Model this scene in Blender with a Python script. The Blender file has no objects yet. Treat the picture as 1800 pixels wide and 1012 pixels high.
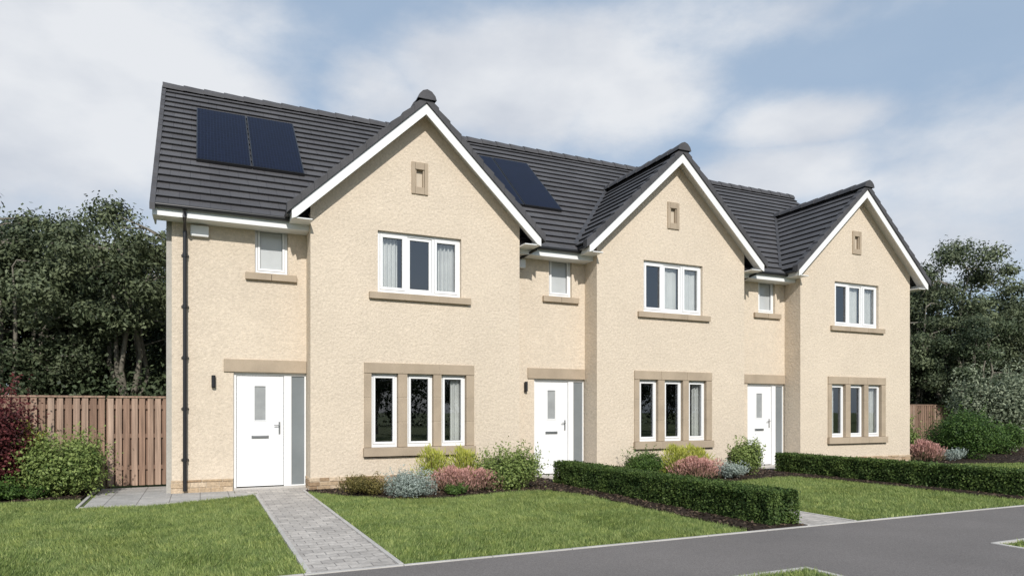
import bpy, math, random
import numpy as np
from mathutils import Vector
random.seed(4)
RNG = np.random.default_rng(11)
scene = bpy.context.scene
COL = scene.collection
scene.view_settings.view_transform = 'Standard'
scene.view_settings.look = 'None'
scene.view_settings.exposure = 0
scene.view_settings.gamma = 1

# ------------------------------------------------------------ camera
F = 1198.0; HZ = 723.0; YAW = math.radians(24.58); EYE = 1.45
cam_d = bpy.data.cameras.new("camera"); cam = bpy.data.objects.new("camera", cam_d); COL.objects.link(cam)
cam.location = (0, 0, EYE); cam.rotation_euler = (math.radians(90), 0, -YAW)
cam_d.sensor_width = 36; cam_d.lens = 36 * F / 1800; cam_d.shift_y = (HZ - 506) / 1800
cam_d.clip_end = 3000; cam_d.clip_start = 0.05
scene.camera = cam

# ------------------------------------------------------------ node helpers
def newmat(name):
    m = bpy.data.materials.new(name); m.use_nodes = True
    nt = m.node_tree; nt.nodes.clear()
    out = nt.nodes.new('ShaderNodeOutputMaterial')
    return m, nt, out
def N(nt, t, **kw):
    n = nt.nodes.new(t)
    for k, v in kw.items():
        if k.startswith('i_'):
            key = k[2:]
            key = int(key) if key.isdigit() else key.replace('_', ' ')
            n.inputs[key].default_value = v
        else: setattr(n, k, v)
    return n
def L(nt, a, b): nt.links.new(a, b)
def c4(c): return (c[0], c[1], c[2], 1)
def ramp(nt, fac, stops):
    r = nt.nodes.new('ShaderNodeValToRGB'); L(nt, fac, r.inputs[0])
    e = r.color_ramp.elements
    while len(e) < len(stops): e.new(0.5)
    for i, (p, c) in enumerate(stops):
        e[i].position = p; e[i].color = c4(c) if len(c) == 3 else c
    return r
def mixc(nt, mode, fac, a, b):
    m = nt.nodes.new('ShaderNodeMix'); m.data_type = 'RGBA'; m.blend_type = mode
    for sock, v in ((m.inputs[0], fac), (m.inputs[6], a), (m.inputs[7], b)):
        if hasattr(v, 'is_linked'): L(nt, v, sock)
        elif isinstance(v, (int, float)): sock.default_value = v if sock == m.inputs[0] else (v, v, v, 1)
        else: sock.default_value = c4(v)
    return m.outputs[2]
def g3(v): return (v, v, v)

def surf(name, col, rough=0.8, noise=(), bump=(), spec=0.3, metallic=0):
    """noise: list (scale, lo, hi) multiply ; bump: list (scale, strength, dist)"""
    m, nt, out = newmat(name)
    tc = N(nt, 'ShaderNodeTexCoord')
    b = N(nt, 'ShaderNodeBsdfPrincipled'); b.inputs['Roughness'].default_value = rough
    b.inputs['Specular IOR Level'].default_value = spec; b.inputs['Metallic'].default_value = metallic
    cur = None
    for (s, lo, hi) in noise:
        n = N(nt, 'ShaderNodeTexNoise', i_Scale=s, i_Detail=4.0); L(nt, tc.outputs['Object'], n.inputs['Vector'])
        r = ramp(nt, n.outputs[0], [(0.3, g3(lo)), (0.7, g3(hi))])
        cur = mixc(nt, 'MULTIPLY', 1.0, cur if cur is not None else col, r.outputs[0])
    if cur is None: b.inputs['Base Color'].default_value = c4(col)
    else: L(nt, cur, b.inputs['Base Color'])
    nrm = None
    for (s, st, d) in bump:
        n = N(nt, 'ShaderNodeTexNoise', i_Scale=s, i_Detail=3.0, i_Roughness=0.6); L(nt, tc.outputs['Object'], n.inputs['Vector'])
        bp = N(nt, 'ShaderNodeBump', i_Strength=st, i_Distance=d); L(nt, n.outputs[0], bp.inputs['Height'])
        if nrm is not None: L(nt, nrm, bp.inputs['Normal'])
        nrm = bp.outputs[0]
    if nrm is not None: L(nt, nrm, b.inputs['Normal'])
    L(nt, b.outputs[0], out.inputs[0])
    return m

M = {}
M['render'] = surf('roughcast_render', (0.695, 0.592, 0.470), 0.92,
                   noise=[(0.7, 0.955, 1.03), (4, .975, 1.02), (20, 0.90, 1.06), (70, 0.88, 1.06)], bump=[(22, 0.5, 0.032), (75, 0.5, 0.012)], spec=0.12)
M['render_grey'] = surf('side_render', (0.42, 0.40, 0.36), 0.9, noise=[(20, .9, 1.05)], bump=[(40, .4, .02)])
M['stone'] = surf('cast_stone', (0.42, 0.338, 0.25), 0.85, noise=[(2.2, 0.86, 1.1), (60, 0.93, 1.05)], bump=[(90, .2, .006)], spec=.2)
M['mortar'] = surf('mortar', (0.55, 0.47, 0.37), 0.9)
M['white'] = surf('white_upvc', (0.83, 0.83, 0.83), 0.35, noise=[(1.5, .97, 1.0)], spec=.5)
M['whiteboard'] = surf('white_fascia', (0.83, 0.83, 0.82), 0.45, noise=[(1.2, .95, 1.0)])
M['soffit'] = surf('soffit_board', (0.66, 0.63, 0.59), 0.6)
M['black'] = surf('black_plastic', (0.018, 0.018, 0.02), 0.35, spec=.5)
M['steel'] = surf('brushed_steel', (0.45, 0.45, 0.46), 0.3, metallic=.9)
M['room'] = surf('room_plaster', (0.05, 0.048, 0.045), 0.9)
M['curtain'] = surf('curtain_cloth', (0.80, 0.79, 0.77), 0.95, noise=[(3, .9, 1.0)])
M['sideglass'] = surf('obscure_glass', (0.20, 0.22, 0.23), 0.12, noise=[(1.3, .85, 1.1)], spec=.6)
M['doorglass'] = surf('frosted_glass', (0.34, 0.35, 0.35), 0.2, noise=[(5, .85, 1.1)], spec=.6)
M['blind'] = surf('frosted_pane', (0.50, 0.515, 0.515), 0.12, noise=[(1.6, .85, 1.08)], spec=.6)
M['lead'] = surf('lead_valley', (0.06, 0.06, 0.065), 0.5, noise=[(8, .8, 1.1)])
M['ridge'] = surf('ridge_tile', (0.078, 0.076, 0.080), 0.7, noise=[(2.3, .75, 1.15), (40, .9, 1.08)], bump=[(60, .2, .006)])
M['bark'] = surf('bark', (0.22, 0.20, 0.16), 0.95, noise=[(7, .6, 1.15)], bump=[(18, .6, .03)])
M['twig'] = surf('twig', (0.09, 0.06, 0.04), 0.9)
M['kerb'] = surf('concrete_edging', (0.52, 0.495, 0.46), 0.85, noise=[(3, .85, 1.06), (60, .9, 1.05)], bump=[(80, .2, .005)])
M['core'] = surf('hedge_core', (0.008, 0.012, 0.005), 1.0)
M['soil'] = surf('mulch', (0.045, 0.033, 0.026), 1.0, noise=[(9, .5, 1.3), (40, .5, 1.5)], bump=[(22, .9, .05)], spec=.1)

def roofmat():
    m, nt, out = newmat('concrete_roof_tile')
    uv = N(nt, 'ShaderNodeUVMap')
    br = N(nt, 'ShaderNodeTexBrick', offset=0.5, offset_frequency=2)
    br.inputs['Scale'].default_value = 1; br.inputs['Brick Width'].default_value = 0.33; br.inputs['Row Height'].default_value = 0.28
    br.inputs['Mortar Size'].default_value = 0.0035; br.inputs['Mortar Smooth'].default_value = .3
    br.inputs['Color1'].default_value = (0.078, 0.075, 0.078, 1); br.inputs['Color2'].default_value = (0.096, 0.093, 0.096, 1)
    br.inputs['Mortar'].default_value = (0.04, 0.039, 0.042, 1)
    L(nt, uv.outputs[0], br.inputs['Vector'])
    tc = N(nt, 'ShaderNodeTexCoord')
    n1 = N(nt, 'ShaderNodeTexNoise', i_Scale=0.9, i_Detail=5.0); L(nt, tc.outputs['Object'], n1.inputs['Vector'])
    r1 = ramp(nt, n1.outputs[0], [(0.3, g3(.85)), (.7, g3(1.12))])
    n2 = N(nt, 'ShaderNodeTexNoise', i_Scale=45, i_Detail=3.0); L(nt, tc.outputs['Object'], n2.inputs['Vector'])
    r2 = ramp(nt, n2.outputs[0], [(0.3, g3(.85)), (.7, g3(1.12))])
    c = mixc(nt, 'MULTIPLY', 1.0, br.outputs['Color'], r1.outputs[0]); c = mixc(nt, 'MULTIPLY', 1.0, c, r2.outputs[0])
    b = N(nt, 'ShaderNodeBsdfPrincipled', i_Roughness=0.6); b.inputs['Specular IOR Level'].default_value = .3
    L(nt, c, b.inputs['Base Color'])
    bp = N(nt, 'ShaderNodeBump', i_Strength=.5, i_Distance=.008); L(nt, n2.outputs[0], bp.inputs['Height'])
    bp2 = N(nt, 'ShaderNodeBump', i_Strength=.4, i_Distance=.006, invert=True); L(nt, br.outputs['Fac'], bp2.inputs['Height']); L(nt, bp.outputs[0], bp2.inputs['Normal'])
    L(nt, bp2.outputs[0], b.inputs['Normal']); L(nt, b.outputs[0], out.inputs[0])
    return m
M['roof'] = roofmat()

def brickmat(name, bw, rh, c1, c2, mort, msize, axes='XZ', rough=.85, dist=.02, rot=0, off=.5):
    m, nt, out = newmat(name)
    tc = N(nt, 'ShaderNodeTexCoord'); sp = N(nt, 'ShaderNodeSeparateXYZ'); L(nt, tc.outputs['Object'], sp.inputs[0])
    cb = N(nt, 'ShaderNodeCombineXYZ')
    if axes == 'XZ':
        ad = N(nt, 'ShaderNodeMath', operation='ADD'); L(nt, sp.outputs[0], ad.inputs[0]); L(nt, sp.outputs[1], ad.inputs[1])
        L(nt, ad.outputs[0], cb.inputs[0]); L(nt, sp.outputs[2], cb.inputs[1])
    else:
        L(nt, sp.outputs[0], cb.inputs[0]); L(nt, sp.outputs[1], cb.inputs[1])
    mp = N(nt, 'ShaderNodeMapping'); mp.inputs['Rotation'].default_value = (0, 0, rot); L(nt, cb.outputs[0], mp.inputs[0])
    nz = N(nt, 'ShaderNodeTexNoise', i_Scale=3.0); L(nt, tc.outputs['Object'], nz.inputs['Vector'])
    br = N(nt, 'ShaderNodeTexBrick', offset=off)
    for k, v in (('Scale', 1), ('Brick Width', bw), ('Row Height', rh), ('Mortar Size', msize), ('Mortar Smooth', .3), ('Bias', -.1)): br.inputs[k].default_value = v
    br.inputs['Color1'].default_value = c4(c1); br.inputs['Color2'].default_value = c4(c2); br.inputs['Mortar'].default_value = c4(mort)
    L(nt, mp.outputs[0], br.inputs['Vector'])
    n2 = N(nt, 'ShaderNodeTexNoise', i_Scale=30, i_Detail=4.0); L(nt, tc.outputs['Object'], n2.inputs['Vector'])
    r2 = ramp(nt, n2.outputs[0], [(0.3, g3(.82)), (.7, g3(1.12))]); r3 = ramp(nt, nz.outputs[0], [(0.3, g3(.85)), (.7, g3(1.1))])
    c = mixc(nt, 'MULTIPLY', 1.0, br.outputs['Color'], r2.outputs[0]); c = mixc(nt, 'MULTIPLY', 1.0, c, r3.outputs[0])
    b = N(nt, 'ShaderNodeBsdfPrincipled', i_Roughness=rough); b.inputs['Specular IOR Level'].default_value = .2
    L(nt, c, b.inputs['Base Color'])
    bp = N(nt, 'ShaderNodeBump', i_Strength=.7, i_Distance=dist, invert=True); L(nt, br.outputs['Fac'], bp.inputs['Height'])
    bp2 = N(nt, 'ShaderNodeBump', i_Strength=.4, i_Distance=.01); L(nt, n2.outputs[0], bp2.inputs['Height']); L(nt, bp.outputs[0], bp2.inputs['Normal'])
    L(nt, bp2.outputs[0], b.inputs['Normal']); L(nt, b.outputs[0], out.inputs[0])
    return m
M['paving'] = brickmat('block_paving', .21, .14, (.53, .49, .445), (.40, .37, .34), (.27, .25, .23), .006, axes='XY', rot=0, dist=.004)
M['slab'] = brickmat('paving_slab', .45, .45, (.46, .44, .41), (.40, .385, .36), (.24, .225, .21), .008, axes='XY', dist=.005, off=0)

def asphalt():
    m, nt, out = newmat('asphalt')
    tc = N(nt, 'ShaderNodeTexCoord')
    n1 = N(nt, 'ShaderNodeTexNoise', i_Scale=130, i_Detail=3.0); L(nt, tc.outputs['Object'], n1.inputs['Vector'])
    n2 = N(nt, 'ShaderNodeTexNoise', i_Scale=.8, i_Detail=6.0); L(nt, tc.outputs['Object'], n2.inputs['Vector'])
    r1 = ramp(nt, n1.outputs[0], [(.3, (.116, .105, .099)), (.7, (.240, .220, .208))])
    r2 = ramp(nt, n2.outputs[0], [(.3, g3(.9)), (.7, g3(1.08))])
    c = mixc(nt, 'MULTIPLY', 1.0, r1.outputs[0], r2.outputs[0])
    b = N(nt, 'ShaderNodeBsdfPrincipled', i_Roughness=.9); L(nt, c, b.inputs['Base Color']); b.inputs['Specular IOR Level'].default_value = .2
    bp = N(nt, 'ShaderNodeBump', i_Strength=.4, i_Distance=.006); L(nt, n1.outputs[0], bp.inputs['Height']); L(nt, bp.outputs[0], b.inputs['Normal'])
    L(nt, b.outputs[0], out.inputs[0]); return m
M['asphalt'] = asphalt()

def foliage(name, dark, light, trans=.25, patch=0.0, pscale=.8, rough=.55, mid=None):
    m, nt, out = newmat(name)
    at = N(nt, 'ShaderNodeAttribute', attribute_name='var')
    st = [(0.0, dark), (1.0, light)] if mid is None else [(0.0, dark), (.45, mid), (1.0, light)]
    r = ramp(nt, at.outputs['Fac'], st)
    col = r.outputs[0]
    if patch:
        tc = N(nt, 'ShaderNodeTexCoord')
        n = N(nt, 'ShaderNodeTexNoise', i_Scale=pscale, i_Detail=5.0, i_Roughness=.65); L(nt, tc.outputs['Object'], n.inputs['Vector'])
        rr = ramp(nt, n.outputs[0], [(.33, (1 - patch, 1 - patch * .8, 1 - patch * .6)), (.67, (1 + patch, 1 + patch * .75, 1 + patch * .3))])
        col = mixc(nt, 'MULTIPLY', 1.0, col, rr.outputs[0])
    b = N(nt, 'ShaderNodeBsdfPrincipled', i_Roughness=rough); b.inputs['Specular IOR Level'].default_value = .25
    L(nt, col, b.inputs['Base Color'])
    if trans <= 0:
        L(nt, b.outputs[0], out.inputs[0]); return m
    t = N(nt, 'ShaderNodeBsdfTranslucent'); L(nt, col, t.inputs[0])
    mx = N(nt, 'ShaderNodeMixShader'); mx.inputs[0].default_value = trans
    L(nt, b.outputs[0], mx.inputs[1]); L(nt, t.outputs[0], mx.inputs[2]); L(nt, mx.outputs[0], out.inputs[0])
    return m
M['leaf_tree'] = foliage('tree_leaves', (.034, .048, .023), (.175, .205, .110), trans=.12)
M['leaf_dark'] = foliage('dark_leaves', (.018, .030, .014), (.095, .122, .060), trans=0)
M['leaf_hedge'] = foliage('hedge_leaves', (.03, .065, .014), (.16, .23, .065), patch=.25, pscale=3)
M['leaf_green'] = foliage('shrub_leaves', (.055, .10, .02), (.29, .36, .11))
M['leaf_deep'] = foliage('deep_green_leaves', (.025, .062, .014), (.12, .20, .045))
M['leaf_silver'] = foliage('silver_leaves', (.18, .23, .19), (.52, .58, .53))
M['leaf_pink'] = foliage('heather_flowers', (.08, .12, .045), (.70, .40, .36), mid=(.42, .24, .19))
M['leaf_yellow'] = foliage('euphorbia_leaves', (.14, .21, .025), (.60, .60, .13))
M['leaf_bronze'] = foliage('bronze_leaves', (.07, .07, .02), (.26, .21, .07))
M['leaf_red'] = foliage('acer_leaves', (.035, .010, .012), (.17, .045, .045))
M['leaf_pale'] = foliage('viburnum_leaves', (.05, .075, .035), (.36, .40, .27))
M['grass'] = foliage('grass_blades', (.09, .14, .032), (.43, .48, .18), trans=.25, patch=.22, pscale=4.0, mid=(.20, .268, .08))
M['chips'] = foliage('bark_chips', (.025, .018, .013), (.13, .09, .06), trans=0)
def blockstone():
    m, nt, out = newmat('rubble_stone')
    at = N(nt, 'ShaderNodeAttribute', attribute_name='var'); tc = N(nt, 'ShaderNodeTexCoord')
    r = ramp(nt, at.outputs['Fac'], [(0, (.30, .20, .12)), (.5, (.44, .32, .20)), (1, (.58, .46, .33))])
    n = N(nt, 'ShaderNodeTexNoise', i_Scale=25.0, i_Detail=5.0); L(nt, tc.outputs['Object'], n.inputs['Vector'])
    rr = ramp(nt, n.outputs[0], [(.3, g3(.75)), (.7, g3(1.15))]); c = mixc(nt, 'MULTIPLY', 1.0, r.outputs[0], rr.outputs[0])
    b = N(nt, 'ShaderNodeBsdfPrincipled', i_Roughness=.9); L(nt, c, b.inputs['Base Color'])
    bp = N(nt, 'ShaderNodeBump', i_Strength=.7, i_Distance=.02); L(nt, n.outputs[0], bp.inputs['Height']); L(nt, bp.outputs[0], b.inputs['Normal'])
    L(nt, b.outputs[0], out.inputs[0]); return m
M['stoneblock'] = blockstone()

def groundmat():
    m, nt, out = newmat('grass_ground')
    tc = N(nt, 'ShaderNodeTexCoord')
    n1 = N(nt, 'ShaderNodeTexNoise', i_Scale=.6, i_Detail=8.0); L(nt, tc.outputs['Object'], n1.inputs['Vector'])
    n2 = N(nt, 'ShaderNodeTexNoise', i_Scale=50, i_Detail=5.0); L(nt, tc.outputs['Object'], n2.inputs['Vector'])
    r1 = ramp(nt, n1.outputs[0], [(.3, (.075, .105, .022)), (.7, (.14, .175, .05))])
    r2 = ramp(nt, n2.outputs[0], [(.3, g3(.55)), (.7, g3(1.35))])
    c = mixc(nt, 'MULTIPLY', 1.0, r1.outputs[0], r2.outputs[0])
    b = N(nt, 'ShaderNodeBsdfPrincipled', i_Roughness=.95); L(nt, c, b.inputs['Base Color'])
    bp = N(nt, 'ShaderNodeBump', i_Strength=.6, i_Distance=.03); L(nt, n2.outputs[0], bp.inputs['Height']); L(nt, bp.outputs[0], b.inputs['Normal'])
    L(nt, b.outputs[0], out.inputs[0]); return m
M['ground'] = groundmat()

def fencemat():
    m, nt, out = newmat('fence_timber')
    tc = N(nt, 'ShaderNodeTexCoord'); at = N(nt, 'ShaderNodeAttribute', attribute_name='var')
    mp = N(nt, 'ShaderNodeMapping'); mp.inputs['Scale'].default_value = (30, 30, 1.5); L(nt, tc.outputs['Object'], mp.inputs[0])
    n = N(nt, 'ShaderNodeTexNoise', i_Scale=1.0, i_Detail=6.0); L(nt, mp.outputs[0], n.inputs['Vector'])
    r0 = ramp(nt, at.outputs['Fac'], [(0, (.16, .095, .065)), (.5, (.29, .185, .13)), (1, (.43, .31, .235))])
    r1 = ramp(nt, n.outputs[0], [(.3, g3(.6)), (.7, g3(1.25))])
    c = mixc(nt, 'MULTIPLY', 1.0, r0.outputs[0], r1.outputs[0])
    b = N(nt, 'ShaderNodeBsdfPrincipled', i_Roughness=.85); L(nt, c, b.inputs['Base Color'])
    bp = N(nt, 'ShaderNodeBump', i_Strength=.4, i_Distance=.01); L(nt, n.outputs[0], bp.inputs['Height']); L(nt, bp.outputs[0], b.inputs['Normal'])
    L(nt, b.outputs[0], out.inputs[0]); return m
M['fence'] = fencemat()

def glassmat():
    m, nt, out = newmat('window_glass')
    fr = N(nt, 'ShaderNodeFresnel', i_IOR=1.5)
    mm = N(nt, 'ShaderNodeMath', operation='MULTIPLY_ADD'); mm.inputs[1].default_value = 1.8; mm.inputs[2].default_value = .08; L(nt, fr.outputs[0], mm.inputs[0])
    tr = N(nt, 'ShaderNodeBsdfTransparent'); tr.inputs[0].default_value = (.86, .89, .89, 1)
    gl = N(nt, 'ShaderNodeBsdfGlossy', i_Roughness=.015); gl.inputs[0].default_value = (.95, .97, 1, 1)
    mx = N(nt, 'ShaderNodeMixShader'); L(nt, mm.outputs[0], mx.inputs[0]); L(nt, tr.outputs[0], mx.inputs[1]); L(nt, gl.outputs[0], mx.inputs[2])
    L(nt, mx.outputs[0], out.inputs[0]); return m
M['glass'] = glassmat()

def pvmat():
    m, nt, out = newmat('solar_cells')
    uv = N(nt, 'ShaderNodeUVMap')
    br = N(nt, 'ShaderNodeTexBrick', offset=0.0)
    for k, v in (('Scale', 1), ('Brick Width', .0625), ('Row Height', .125), ('Mortar Size', .004), ('Mortar Smooth', .1)): br.inputs[k].default_value = v
    br.inputs['Color1'].default_value = (.003, .0045, .014, 1); br.inputs['Color2'].default_value = (.004, .006, .019, 1); br.inputs['Mortar'].default_value = (.012, .018, .04, 1)
    L(nt, uv.outputs[0], br.inputs['Vector'])
    b = N(nt, 'ShaderNodeBsdfPrincipled', i_Roughness=.35); b.inputs['Specular IOR Level'].default_value = .10
    L(nt, br.outputs['Color'], b.inputs['Base Color']); L(nt, b.outputs[0], out.inputs[0]); return m
M['pv'] = pvmat()

# ------------------------------------------------------------ mesh helpers
def empty(name):
    e = bpy.data.objects.new(name, None); COL.objects.link(e); e.empty_display_size = .3; return e

class MB:
    def __init__(s): s.v = []; s.f = []; s.uv = []; s.var = []
    def face(s, pts, uv=None, var=.5):
        i = len(s.v); s.v += [tuple(p) for p in pts]; s.f.append(list(range(i, i + len(pts))))
        s.uv += list(uv) if uv else [(0, 0)] * len(pts); s.var.append(var)
    def box(s, x0, x1, y0, y1, z0, z1, var=.5):
        s.prism([(x0, y0), (x1, y0), (x1, y1), (x0, y1)], z0, z1, var)
    def prism(s, poly, z0, z1, var=.5):
        n = len(poly); i = len(s.v)
        s.v += [(x, y, z0) for x, y in poly] + [(x, y, z1) for x, y in poly]
        fs = [list(range(i + n - 1, i - 1, -1)), list(range(i + n, i + 2 * n))]
        for k in range(n): fs.append([i + k, i + (k + 1) % n, i + n + (k + 1) % n, i + n + k])
        for f in fs: s.f.append(f); s.uv += [(0, 0)] * len(f); s.var.append(var)
    def prismY(s, poly, y0, y1, var=.5):   # poly in XZ
        n = len(poly); i = len(s.v)
        s.v += [(x, y0, z) for x, z in poly] + [(x, y1, z) for x, z in poly]
        fs = [list(range(i, i + n)), list(range(i + 2 * n - 1, i + n - 1, -1))]
        for k in range(n): fs.append([i + (k + 1) % n, i + k, i + n + k, i + n + (k + 1) % n])
        for f in fs: s.f.append(f); s.uv += [(0, 0)] * len(f); s.var.append(var)
    def prismX(s, poly, x0, x1, var=.5):   # poly in YZ
        n = len(poly); i = len(s.v)
        s.v += [(x0, y, z) for y, z in poly] + [(x1, y, z) for y, z in poly]
        fs = [list(range(i + n - 1, i - 1, -1)), list(range(i + n, i + 2 * n))]
        for k in range(n): fs.append([i + k, i + (k + 1) % n, i + n + (k + 1) % n, i + n + k])
        for f in fs: s.f.append(f); s.uv += [(0, 0)] * len(f); s.var.append(var)
    def tube(s, path, rad, seg=10, caps=True, arc=None):
        path = [Vector(p) for p in path]; rs = rad if isinstance(rad, (list, tuple)) else [rad] * len(path)
        base = len(s.v)
        for k, p in enumerate(path):
            d = (path[min(k + 1, len(path) - 1)] - path[max(k - 1, 0)]).normalized()
            ref = Vector((0, 0, 1)) if abs(d.z) < .9 else Vector((1, 0, 0))
            a = d.cross(ref).normalized(); b = a.cross(d).normalized()
            for j in range(seg):
                t = 2 * math.pi * j / seg
                s.v.append(tuple(p + a * (rs[k] * math.cos(t)) + b * (rs[k] * math.sin(t))))
        for k in range(len(path) - 1):
            for j in range(seg):
                f = [base + k * seg + j, base + k * seg + (j + 1) % seg, base + (k + 1) * seg + (j + 1) % seg, base + (k + 1) * seg + j]
                s.f.append(f); s.uv += [(0, 0)] * 4; s.var.append(.5)
        if caps:
            for k in (0, len(path) - 1):
                f = [base + k * seg + j for j in range(seg)]
                s.f.append(f); s.uv += [(0, 0)] * seg; s.var.append(.5)
    def obj(s, name, mat, parent=None, bevel=0, smooth=False):
        me = bpy.data.meshes.new(name); me.from_pydata(s.v, [], s.f)
        uvl = me.uv_layers.new(name='UVMap'); flat = np.array(s.uv, dtype=np.float32).ravel()
        uvl.data.foreach_set('uv', flat)
        a = me.attributes.new('var', 'FLOAT', 'FACE'); a.data.foreach_set('value', np.array(s.var, dtype=np.float32))
        me.materials.append(mat)
        if smooth: me.polygons.foreach_set('use_smooth', [True] * len(me.polygons))
        me.update()
        o = bpy.data.objects.new(name, me); COL.objects.link(o)
        if parent: o.parent = parent
        if bevel:
            b = o.modifiers.new('bevel', 'BEVEL'); b.width = bevel; b.segments = 2; b.limit_method = 'ANGLE'
        return o

def npobj(name, parts, mats, parent=None, link=True):
    """parts: list of (V, F, matidx, var)"""
    vs = []; loops = []; tot = []; mi = []; va = []; off = 0
    for V, Fa, m, var in parts:
        if len(Fa) == 0: continue
        vs.append(V); loops.append((Fa + off).ravel()); tot.append(np.full(len(Fa), Fa.shape[1])); mi.append(np.full(len(Fa), m)); va.append(var); off += len(V)
    V = np.concatenate(vs).astype(np.float32); lp = np.concatenate(loops).astype(np.int32); tt = np.concatenate(tot).astype(np.int32)
    st = np.concatenate([[0], np.cumsum(tt)[:-1]]).astype(np.int32)
    me = bpy.data.meshes.new(name); me.vertices.add(len(V)); me.vertices.foreach_set('co', V.ravel())
    me.loops.add(len(lp)); me.loops.foreach_set('vertex_index', lp)
    me.polygons.add(len(tt)); me.polygons.foreach_set('loop_start', st); me.polygons.foreach_set('loop_total', tt)
    me.polygons.foreach_set('material_index', np.concatenate(mi).astype(np.int32))
    for m in mats: me.materials.append(m)
    a = me.attributes.new('var', 'FLOAT', 'FACE'); a.data.foreach_set('value', np.concatenate(va).astype(np.float32))
    me.update(calc_edges=True)
    if not link: return me
    o = bpy.data.objects.new(name, me); COL.objects.link(o)
    if parent: o.parent = parent
    return o

def norm(a): return a / np.maximum(np.linalg.norm(a, axis=1, keepdims=True), 1e-9)
def leaves(P, Nn, ln, wd, rng, T=None, var=None):
    n = len(P)
    if T is None: T = rng.normal(size=(n, 3))
    T = norm(T - Nn * np.sum(T * Nn, axis=1, keepdims=True)); B = np.cross(Nn, T)
    l = (ln * rng.uniform(.6, 1.25, n))[:, None] * .5; w = (wd * rng.uniform(.6, 1.25, n))[:, None] * .5
    V = np.stack([P - T * l, P + B * w - T * l * .1, P + T * l, P - B * w - T * l * .1], axis=1).reshape(-1, 3)
    Fa = np.arange(n * 4).reshape(n, 4)
    if var is None: var = rng.uniform(0, 1, n)
    return V, Fa, var
def sph(n, rng): return norm(rng.normal(size=(n, 3)))
def tubes_np(mb):
    V = np.array(mb.v); Fa = np.array([f for f in mb.f if len(f) == 4]); return V, Fa

# ------------------------------------------------------------ sun & sky
SAZ = math.radians(-13); SEL = math.radians(34)
S = Vector((math.sin(SAZ) * math.cos(SEL), -math.cos(SAZ) * math.cos(SEL), math.sin(SEL)))
ld = bpy.data.lights.new('sun', 'SUN'); ld.energy = 3.85; ld.angle = math.radians(.9); ld.color = (1, .962, .905)
lo = bpy.data.objects.new('sun', ld); COL.objects.link(lo); lo.rotation_euler = S.to_track_quat('Z', 'Y').to_euler(); lo.location = (-5, -20, 25)

def pxdir(u, v):
    up = u - 900
    d = Vector((math.cos(YAW) * up + math.sin(YAW) * F, -math.sin(YAW) * up + math.cos(YAW) * F, HZ - v)); return d.normalized()
w = bpy.data.worlds.new("World"); scene.world = w; w.use_nodes = True
nt = w.node_tree; nt.nodes.clear()
wo = N(nt, 'ShaderNodeOutputWorld'); bg = N(nt, 'ShaderNodeBackground'); bg.inputs[1].default_value = .12
L(nt, bg.outputs[0], wo.inputs[0])
sky = N(nt, 'ShaderNodeTexSky'); sky.sky_type = 'NISHITA'; sky.sun_disc = False
sky.sun_elevation = SEL; sky.sun_rotation = math.atan2(S.x, S.y); sky.air_density = 1.0; sky.dust_density = 1.2; sky.ozone_density = 1.5
tc = N(nt, 'ShaderNodeTexCoord')
dirv = N(nt, 'ShaderNodeVectorMath', operation='NORMALIZE'); L(nt, tc.outputs['Generated'], dirv.inputs[0])
wn = N(nt, 'ShaderNodeTexNoise', i_Scale=3.6, i_Detail=8.0, i_Roughness=.6)
mpn = N(nt, 'ShaderNodeMapping'); mpn.inputs['Scale'].default_value = (1, 1, 2.0); L(nt, dirv.outputs[0], mpn.inputs[0]); L(nt, mpn.outputs[0], wn.inputs['Vector'])
blobs = [(150, 150, .30, .19, 1.15), (400, 200, .13, .11, .95), (60, 280, .26, .12, .8), (900, 155, .22, .10, 1.3), (1080, 190, .15, .08, 1.05), (670, 175, .10, .065, 1.0), (740, 260, .26, .06, .5),
         (1420, 215, .14, .042, 1.0), (1370, 310, .18, .052, 1.15), (1720, 330, .30, .14, .85), (1560, 420, .4, .10, .9), (1500, 0, .45, .035, .3), (0, 420, .4, .12, .5)]
acc = None
for (u, v, rx, rz, wt) in blobs:
    c = pxdir(u, v)
    sb = N(nt, 'ShaderNodeVectorMath', operation='SUBTRACT'); sb.inputs[1].default_value = c; L(nt, dirv.outputs[0], sb.inputs[0])
    ml = N(nt, 'ShaderNodeVectorMath', operation='MULTIPLY'); ml.inputs[1].default_value = (1 / rx, 1 / rx, 1 / rz); L(nt, sb.outputs[0], ml.inputs[0])
    le = N(nt, 'ShaderNodeVectorMath', operation='LENGTH'); L(nt, ml.outputs[0], le.inputs[0])
    mr = N(nt, 'ShaderNodeMapRange', interpolation_type='SMOOTHSTEP'); mr.inputs[1].default_value = 1.25; mr.inputs[2].default_value = .1; mr.inputs[3].default_value = 0; mr.inputs[4].default_value = wt
    L(nt, le.outputs['Value'], mr.inputs[0])
    if acc is None: acc = mr.outputs[0]
    else:
        mx = N(nt, 'ShaderNodeMath', operation='MAXIMUM'); L(nt, acc, mx.inputs[0]); L(nt, mr.outputs[0], mx.inputs[1]); acc = mx.outputs[0]
n_ = N(nt, 'ShaderNodeMath', operation='MULTIPLY_ADD'); n_.inputs[1].default_value = 2.2; n_.inputs[2].default_value = -1.30; L(nt, wn.outputs[0], n_.inputs[0])
sm = N(nt, 'ShaderNodeMath', operation='ADD'); L(nt, acc, sm.inputs[0]); L(nt, n_.outputs[0], sm.inputs[1])
cl = N(nt, 'ShaderNodeMapRange', interpolation_type='SMOOTHSTEP'); cl.inputs[1].default_value = -.25; cl.inputs[2].default_value = .8; cl.inputs[3].default_value = .12; cl.inputs[4].default_value = .94
L(nt, sm.outputs[0], cl.inputs[0])
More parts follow.
